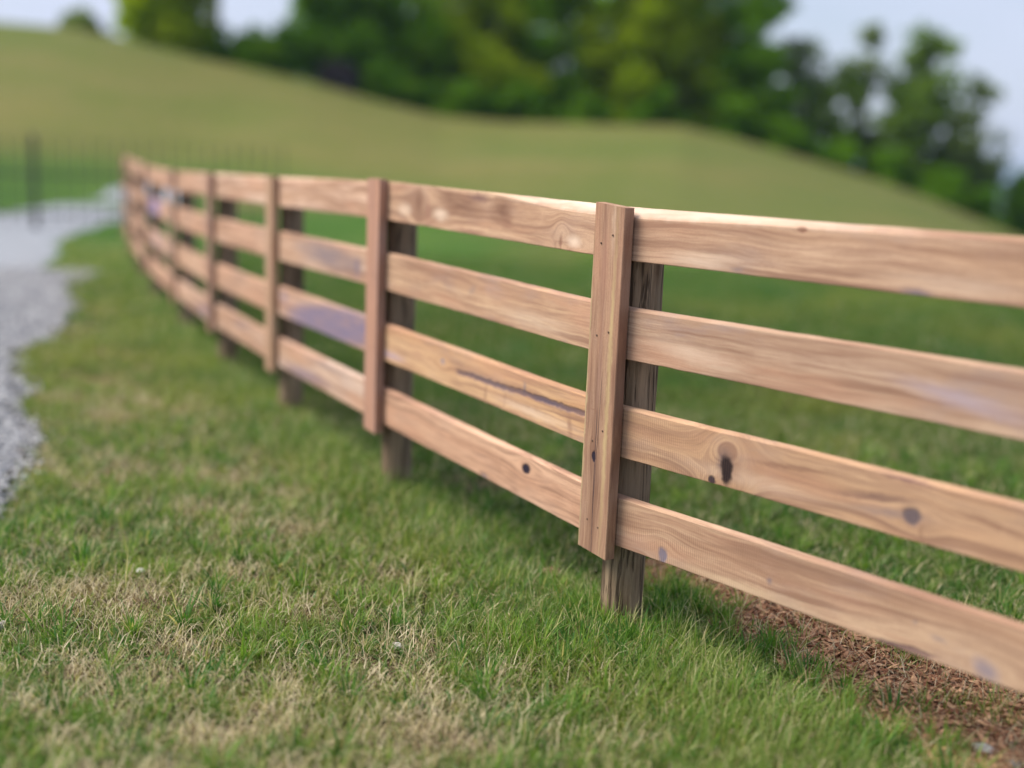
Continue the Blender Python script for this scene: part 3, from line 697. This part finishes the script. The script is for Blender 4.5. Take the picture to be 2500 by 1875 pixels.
# ------------------------------------------------------------------ stones, clods, mulch, gravel
def octas(P, S, colr, g, name, mat):
    n = len(P)
    base = np.array([(1, 0, 0), (-1, 0, 0), (0, 1, 0), (0, -1, 0), (0, 0, 1), (0, 0, -1)], float)
    V = base[None] * S[:, None, :] * g.uniform(.75, 1.25, (n, 6, 1)) + g.normal(size=(n, 6, 3)) * S.min(1)[:, None, None] * .22
    A = g.uniform(0, 2 * np.pi, n); B = g.normal(size=n) * .35
    ca, sa, cb, sb = np.cos(A), np.sin(A), np.cos(B), np.sin(B)
    x, y, z = V[..., 0].copy(), V[..., 1].copy(), V[..., 2].copy()
    x, z = x * cb[:, None] - z * sb[:, None], x * sb[:, None] + z * cb[:, None]
    V = np.stack([x * ca[:, None] - y * sa[:, None], x * sa[:, None] + y * ca[:, None], z], -1) + P[:, None, :]
    f = np.array([(0, 2, 4), (2, 1, 4), (1, 3, 4), (3, 0, 4), (2, 0, 5), (1, 2, 5), (3, 1, 5), (0, 3, 5)])
    Fa = (np.arange(n)[:, None, None] * 6 + f[None]).reshape(-1, 3)
    return mesh_np(name, V.reshape(-1, 3), [Fa], mat, np.repeat(colr, 6, 0))
def attr_mat(name, rough=.85, sc=80, amt=.5):
    t = NT(name); at = t.n('Attribute'); at.attribute_name = 'Col'; nn = t.noise(t.objco(), sc, 4, .6)
    c = t.mix(t.ramp(nn.outputs['Fac'], .3, .7), t.mix(1.0, at.outputs['Color'], (1 - amt * .5,) * 3, 'MULTIPLY'), t.mix(1.0, at.outputs['Color'], (1 + amt * .4,) * 3, 'MULTIPLY'))
    return t.surf(t.bsdf(c, rough, t.bump(nn.outputs['Fac'], .4, .004), .2))
g = np.random.default_rng(5)
# gravel
n = 60000
y = 3.6 + 9.5 * g.random(n) ** 1.5; x = np.interp(y, RE[:, 1][:150], RE[:, 0][:150]) - 1.9 * g.random(n) ** 1.1 + g.normal(size=n) * .06
keep = (x > -.52 * y - .2); x, y = x[keep], y[keep]
edge = np.interp(y, RE[:, 1][:150], RE[:, 0][:150]) - x
keep = (edge > 0) | (g.random(len(x)) < .25); x, y = x[keep][:20000], y[keep][:20000]; n = len(x)
sz = (.0085 + .0012 * (y - 3)) * g.uniform(.6, 1.6, n)
S = np.stack([sz, sz * g.uniform(.6, 1, n), sz * g.uniform(.45, .8, n)], 1)
sh = g.random(n)[:, None]
colr = np.array((.13, .135, .16)) * (1 - sh) + np.array((.58, .58, .58)) * sh
link('gravel', octas(np.column_stack([x, y, ground_h(x, y) + .012 + sz * .3]), S, colr, g, 'gravel', attr_mat('gravel_stone')), kind='stuff', label='loose grey gravel along the edge of the drive', category='gravel')
# shredded mulch and straw on the red soil
n = 30000
u = g.random(n); k = g.integers(0, len(MF) - 1, n)
pf = MF[k] + (MF[k + 1] - MF[k]) * u[:, None]; pb = MB_[k] + (MB_[k + 1] - MB_[k]) * u[:, None]
s = g.random(n) ** 1.2 * 1.12 - .10
P = pf + (pb - pf) * s[:, None]
P = P[P[:, 1] > 1.6]; n = len(P)
L = .005 + .024 * g.random(n) ** 2.2
S = np.stack([L, L * g.uniform(.15, .4, n), L * g.uniform(.10, .25, n)], 1)
sh = g.random(n)[:, None] ** 1.6
colr = np.array((.19, .078, .042)) * (1 - sh) + np.array((.64, .38, .22)) * sh
link('mulch', octas(np.column_stack([P, ground_h(P[:, 0], P[:, 1]) + .014 + g.random(n) * .012]), S, colr, g, 'mulch', attr_mat('mulch_chips', .9)), kind='stuff', label='shredded reddish mulch scattered on the bare soil', category='mulch')
# single stones
def stone(name, x, y, r, colr, label, cat, seed, flat=.6, group=None):
    g = np.random.default_rng(seed)
    import bmesh
    bm = bmesh.new(); bmesh.ops.create_icosphere(bm, subdivisions=3, radius=1.0)
    V = np.array([v.co for v in bm.verts]); Fa = np.array([[v.index for v in f.verts] for f in bm.faces]); bm.free()
    for kk in range(7):                                   # knock flats off it
        nrm = g.normal(size=3); nrm /= np.linalg.norm(nrm); dd = V @ nrm; lim = g.uniform(.6, .85)
        V = V - np.maximum(dd - lim, 0)[:, None] * nrm * .9
    V *= 1 + .10 * (fbm(V[:, 0] * 3 + seed, V[:, 1] * 3 + V[:, 2] * 2, seed, 3) - .5)[:, None]
    V = V * (r, r * g.uniform(.7, 1), r * flat)
    t = NT(name + '_surface'); nn = t.noise(t.objco(), 55, 5, .65)
    m = t.surf(t.bsdf(t.mix(t.ramp(nn.outputs['Fac'], .3, .7), tuple(c * .6 for c in colr), colr), .9, t.bump(nn.outputs['Fac'], .6, .006), .2))
    o = link(name, mesh_np(name, V, [Fa], m), None, (x, y, float(ground_h(x, y)) + r * flat * .35 + .012), label=label, category=cat)
    if group: o['group'] = group
    o.rotation_euler = (0, 0, g.uniform(0, 6))
stone('stone', 1.150, 2.655, .030, (.55, .52, .49), 'pale stone on the red soil, larger of the two in the lower right corner', 'stone', 1)
stone('stone', 1.205, 2.600, .020, (.52, .50, .50), 'pale stone on the red soil, smaller one at the corner edge', 'stone', 2)
stone('stone', -1.400, 3.17, .022, (.60, .55, .47), 'pale stone in the grass at the left edge', 'stone', 3)
stone('stone', -1.160, 3.650, .017, (.62, .60, .55), 'pale stone in the thin grass left of centre, by the dry patch', 'stone', 8)
stone('stone', -.290, 3.140, .017, (.60, .58, .55), 'tiny pale stone in the grass near the middle of the foreground', 'stone', 9)
stone('clay_clod', .590, 3.80, .045, (.26, .125, .08), 'reddish clay clod lying right of the near post', 'clod', 4, .65)
stone('clay_clod', .160, 3.78, .038, (.24, .13, .085), 'reddish clay clod in the grass left of the near post', 'clod', 6, .5)
stone('clay_clod', .500, 3.88, .032, (.24, .12, .08), 'small clay clod behind the near post base', 'clod', 7, .6)

# ------------------------------------------------------------------ grass
def blade_mat(name, trans=.35):
    t = NT(name); at = t.n('Attribute'); at.attribute_name = 'Col'
    p = t.n('BsdfPrincipled'); t.L(at.outputs['Color'], p.inputs['Base Color']); p.inputs['Roughness'].default_value = .55; p.inputs['Specular IOR Level'].default_value = .3
    tr = t.n('BsdfTranslucent'); t.L(t.mix(1.0, at.outputs['Color'], (1.35, 1.45, .8), 'MULTIPLY'), tr.inputs['Color'])
    mxs = t.n('MixShader'); mxs.inputs[0].default_value = trans
    t.L(p.outputs[0], mxs.inputs[1]); t.L(tr.outputs[0], mxs.inputs[2])
    return t.surf(mxs.outputs[0])
def blades(x, y, ln, wd, az, bend, colr, nseg, g, z=None, zlift=0.0):
    """curved tapering blades; bend = how far over the tip leans (radians)"""
    n = len(x); z = (ground_h(x, y) if z is None else z) + zlift
    d = np.stack([np.cos(az), np.sin(az)], 1); side = np.stack([-d[:, 1], d[:, 0]], 1)
    tw = g.normal(size=n) * .5; side = side * np.cos(tw)[:, None] + d * np.sin(tw)[:, None]
    V = np.empty((n, 2 * nseg + 1, 3)); pos = np.zeros((n, 2)); hz = np.zeros(n)
    th0 = bend * .25
    for k in range(nseg + 1):
        t = k / nseg
        w = wd * (1 - t) ** .7 * .5
        if k < nseg:
            V[:, 2 * k, 0] = x + d[:, 0] * pos[:, 0] - side[:, 0] * w; V[:, 2 * k, 1] = y + d[:, 1] * pos[:, 0] - side[:, 1] * w
            V[:, 2 * k + 1, 0] = x + d[:, 0] * pos[:, 0] + side[:, 0] * w; V[:, 2 * k + 1, 1] = y + d[:, 1] * pos[:, 0] + side[:, 1] * w
            V[:, 2 * k, 2] = z + hz; V[:, 2 * k + 1, 2] = z + hz
        else:
            V[:, 2 * k, 0] = x + d[:, 0] * pos[:, 0]; V[:, 2 * k, 1] = y + d[:, 1] * pos[:, 0]; V[:, 2 * k, 2] = z + hz
        th = th0 + bend * .95 * (t + .5 / nseg)
        pos[:, 0] += np.sin(th) * ln / nseg; hz = np.maximum(hz + np.cos(th) * ln / nseg, .002)
    m = 2 * nseg + 1; base = np.arange(n)[:, None] * m
    f = []
    for k in range(nseg - 1): f += [(2 * k, 2 * k + 1, 2 * k + 3), (2 * k, 2 * k + 3, 2 * k + 2)]
    f.append((2 * nseg - 2, 2 * nseg - 1, 2 * nseg))
    Fa = (base[:, None, :] + np.array(f)[None]).reshape(-1, 3)
    return V.reshape(-1, 3), Fa, np.repeat(colr, m, 0)
def grass_cols(d, g, n, x, y):
    bh = behind(x, y)
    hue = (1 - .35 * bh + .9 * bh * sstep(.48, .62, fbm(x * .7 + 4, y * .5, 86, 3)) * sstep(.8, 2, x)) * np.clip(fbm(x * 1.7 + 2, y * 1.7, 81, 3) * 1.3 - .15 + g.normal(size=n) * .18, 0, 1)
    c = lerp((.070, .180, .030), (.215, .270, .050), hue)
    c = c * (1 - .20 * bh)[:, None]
    pale = g.random(n) < .10 * (1 - bh)
    c = np.where(pale[:, None], np.array((.36, .40, .16)), c)
    cool = sstep(.55, .7, fbm(x * 2.3 + 40, y * 2.3, 83, 3))
    c = lerp(c, (.060, .160, .060), .6 * cool * g.random(n))
    straw = lerp((.42, .33, .17), (.66, .56, .36), g.random(n))
    isdry = g.random(n) < (.13 + .62 * d) * (1 - .6 * bh)
    part = np.where(isdry, g.uniform(.55, 1, n), .12 * d)
    return lerp(c, np.take_along_axis(straw, np.zeros((n, 1), int), 0) if False else straw, part) if False else c * (1 - part[:, None]) + straw * part[:, None]
def field(n, y0, y1, pw, ln0, wd0, nseg, g, clumpy=True):
    yy = y0 + (y1 - y0) * g.random(n) ** pw
    hw = .47 * yy + .35
    xx = g.uniform(-1, 1, n) * hw
    if clumpy:   # pull blades towards tuft centres
        cell = .035 + .004 * yy
        cxi = np.floor(xx / cell); cyi = np.floor(yy / cell)
        jx = _hash(cxi.astype(np.int64), cyi.astype(np.int64), 91); jy = _hash(cxi.astype(np.int64), cyi.astype(np.int64), 92)
        f = .55 * g.random(n)
        xx = xx * (1 - f) + (cxi + jx) * cell * f; yy = yy * (1 - f) + (cyi + jy) * cell * f
    ok = ~inside(drive_poly, xx + .03 * g.normal(size=n), yy)
    inm = inside(mulch_poly, xx + .05 * g.normal(size=n), yy + .05 * g.normal(size=n))
    ok &= ~inm | (g.random(n) < .03 + .25 * sstep(.55, .7, fbm(xx * 7, yy * 7, 88, 2)))
    d = dryness(xx, yy)
    ok &= (g.random(n) > .80 * d ** 1.2) & (g.random(n) > .93 * bareness(xx, yy))
    xx, yy, d = xx[ok], yy[ok], d[ok]; n = len(xx)
    lush = np.exp(-(fence_dist(xx, yy) / .28) ** 2) + .8 * sstep(.0, .7, xx) * sstep(3.8, 3.0, yy)
    md = np.min(np.hypot(xx[:, None] - MF[::3, 0], yy[:, None] - MF[::3, 1]), 1)
    ln = ln0 * (1 - .5 * np.exp(-((xx - .33) ** 2 + (yy - 3.28) ** 2) / .10 ** 2)) * (.38 + .62 * sstep(.02, .30, md)) * np.where(g.random(n) < .12, 1.35, 1.0) * g.uniform(.40, 1.35, n) * (1 - .35 * d) * (.75 + .55 * np.clip(lush, 0, 1.2) + .5 * (fbm(xx * 3.3, yy * 3.3, 95, 3) - .4))
    wd = wd0 * g.uniform(.6, 1.35, n)
    flow = fbm(xx * 1.8, yy * 1.8, 96, 2) * 9
    az = flow + g.normal(size=n) * 1.9
    bend = np.clip(g.normal(1.05, .5, n) + .35 * d, .05, 2.1)
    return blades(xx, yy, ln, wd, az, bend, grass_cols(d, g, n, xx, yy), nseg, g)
mat_grass = blade_mat('grass_blades')
g = np.random.default_rng(77)
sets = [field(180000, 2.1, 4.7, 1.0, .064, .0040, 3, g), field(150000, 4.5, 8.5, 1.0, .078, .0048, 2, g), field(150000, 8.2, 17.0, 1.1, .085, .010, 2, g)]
def tufts(nt, per, g):
    ty = 2.15 + 3.6 * g.random(nt) ** 1.2; tx = g.uniform(-1, 1, nt) * (.46 * ty + .2)
    mi = g.integers(0, len(MF) - 20, nt); em = g.random(nt) < .035; tx = np.where(em, MF[mi, 0] - .03 + g.normal(size=nt) * .05, tx); ty = np.where(em, MF[mi, 1] + g.normal(size=nt) * .05, ty)
    pi_ = g.integers(1, 5, nt); pp = g.random(nt) < .05; tx = np.where(pp, PS[pi_, 0] + .08 + g.normal(size=nt) * .09, tx); ty = np.where(pp, PS[pi_, 1] + .08 + g.normal(size=nt) * .09, ty)
    near_post = g.random(nt) < .06; tx = np.where(near_post, .36 + g.normal(size=nt) * .14, tx); ty = np.where(near_post, 3.30 + g.normal(size=nt) * .12, ty)
    ok = ~inside(drive_poly, tx, ty) & (~inside(mulch_poly, tx, ty) | em) & (g.random(nt) > .95 * dryness(tx, ty) + .25 * (tx < -.1)) & (bareness(tx, ty) < .35); tx, ty = tx[ok], ty[ok]; nt = len(tx)
    L = g.uniform(.55, 1.35, nt); sp = g.uniform(.008, .022, nt); ph = g.uniform(0, 1, nt)
    i = np.repeat(np.arange(nt), per); n = len(i)
    az = g.uniform(0, 2 * np.pi, n); rr = sp[i] * np.sqrt(g.random(n))
    x = tx[i] + rr * np.cos(az); y = ty[i] + rr * np.sin(az); az = az + g.normal(size=n) * .5
    c = lerp((.045, .150, .024), (.22, .34, .050), np.clip(ph[i] + g.normal(size=n) * .18, 0, 1))
    dr = g.random(n) < .10; c[dr] = (.50, .43, .22)
    return blades(x, y, .088 * L[i] * g.uniform(.5, 1.3, n), (.0044 + .003 * (ph[i] < .25)) * g.uniform(.6, 1.3, n), az, np.clip(g.normal(.95, .45, n), .1, 2.0), c, 3, g)
sets.append(tufts(2100, 26, g))
nb_ = 2600                                                # broad weed leaves lying low among the grass
by = 2.2 + 3.0 * g.random(nb_); bx = g.uniform(-1, 1, nb_) * (.46 * by + .1)
kk = ~inside(drive_poly, bx, by) & ~inside(mulch_poly, bx, by) & (fbm(bx * 4, by * 4, 151, 3) > .5); bx, by = bx[kk], by[kk]; nb_ = len(bx)
sets.append(blades(bx, by, g.uniform(.03, .06, nb_), g.uniform(.007, .013, nb_), g.uniform(0, 6.28, nb_), np.clip(g.normal(1.2, .3, nb_), .4, 1.9), lerp((.05, .14, .03), (.11, .22, .06), g.random(nb_)), 3, g, zlift=.01))
nst = 260                                                  # pale seed stalks
sx = np.concatenate([.36 + g.normal(size=60) * .12, g.uniform(-1.2, .9, nst - 60)]); sy = np.concatenate([3.27 + g.normal(size=60) * .05, g.uniform(2.3, 4.2, nst - 60)])
sets.append(blades(sx, sy, g.uniform(.10, .19, nst), np.full(nst, .0028), g.uniform(0, 6.28, nst), np.clip(g.normal(.7, .4, nst), .1, 1.6), lerp((.50, .46, .22), (.66, .60, .36), g.random(nst)), 3, g))
nv = 0; Vs, Fs, Cs = [], [], []
for v, f, c in sets:
    Vs.append(v); Fs.append(f + nv); Cs.append(c); nv += len(v)
link('grass', mesh_np('grass', np.concatenate(Vs), [np.concatenate(Fs)], mat_grass, np.concatenate(Cs)), kind='stuff', label='green grass growing along both sides of the fence', category='grass')

# dry straw lying in the bare patches
n = 200000
yy = 2.1 + 4.4 * g.random(n) ** 1.2; xx = g.uniform(-1, 1, n) * (.47 * yy + .2)
d = dryness(xx, yy); inm = inside(mulch_poly, xx, yy)
ok = (g.random(n) < .10 + .62 * d ** 1.1 + .14 * inm) & ~inside(drive_poly, xx, yy) & (~inm | (g.random(n) < .5))
xx, yy = xx[ok][:70000], yy[ok][:70000]; n = len(xx)
az = g.uniform(0, 2 * np.pi, n)
sc = lerp((.36, .28, .16), (.78, .67, .46), g.random(n)); gr = g.random(n) < .12; sc[gr] = (.20, .15, .09)
v, f, c = blades(xx, yy, g.uniform(.025, .085, n), g.uniform(.0014, .0030, n), az, np.clip(g.normal(1.45, .28, n), .7, 1.9), sc, 2, g, zlift=g.uniform(.004, .034, n))
link('dry_straw', mesh_np('dry_straw', v, [f], blade_mat('straw', .2), c), kind='stuff', label='dry straw matted in the thin patches of grass', category='straw')

# ------------------------------------------------------------------ thin summer haze over the far country
hz = bpy.data.materials.new('thin_haze'); hz.use_nodes = True; hz.node_tree.nodes.clear()
ho = hz.node_tree.nodes.new('ShaderNodeOutputMaterial'); hv = hz.node_tree.nodes.new('ShaderNodeVolumePrincipled')
hv.inputs['Color'].default_value = (.50, .68, .95, 1); hv.inputs['Density'].default_value = 0.00028; hv.inputs['Anisotropy'].default_value = 0.1
hz.node_tree.links.new(hv.outputs['Volume'], ho.inputs['Volume'])
zlo, zhi = float(GZ.min()) - 1.0, float(max(GZ.max(), 30)) + 1.0
x0, x1, y0, y1 = float(gx[0]) - 5, float(gx[-1]) + 5, float(gy[0]) - 5, float(gy[-1]) + 5
hvx = [(x, y, z) for z in (zlo, zhi) for x, y in ((x0, y0), (x1, y0), (x1, y1), (x0, y1))]
link('haze', mesh_np('haze', np.array(hvx), [np.array([(0, 3, 2, 1), (4, 5, 6, 7), (0, 1, 5, 4), (1, 2, 6, 5), (2, 3, 7, 6), (3, 0, 4, 7)])], hz), kind='stuff', label='thin bluish haze over the far country', category='haze')
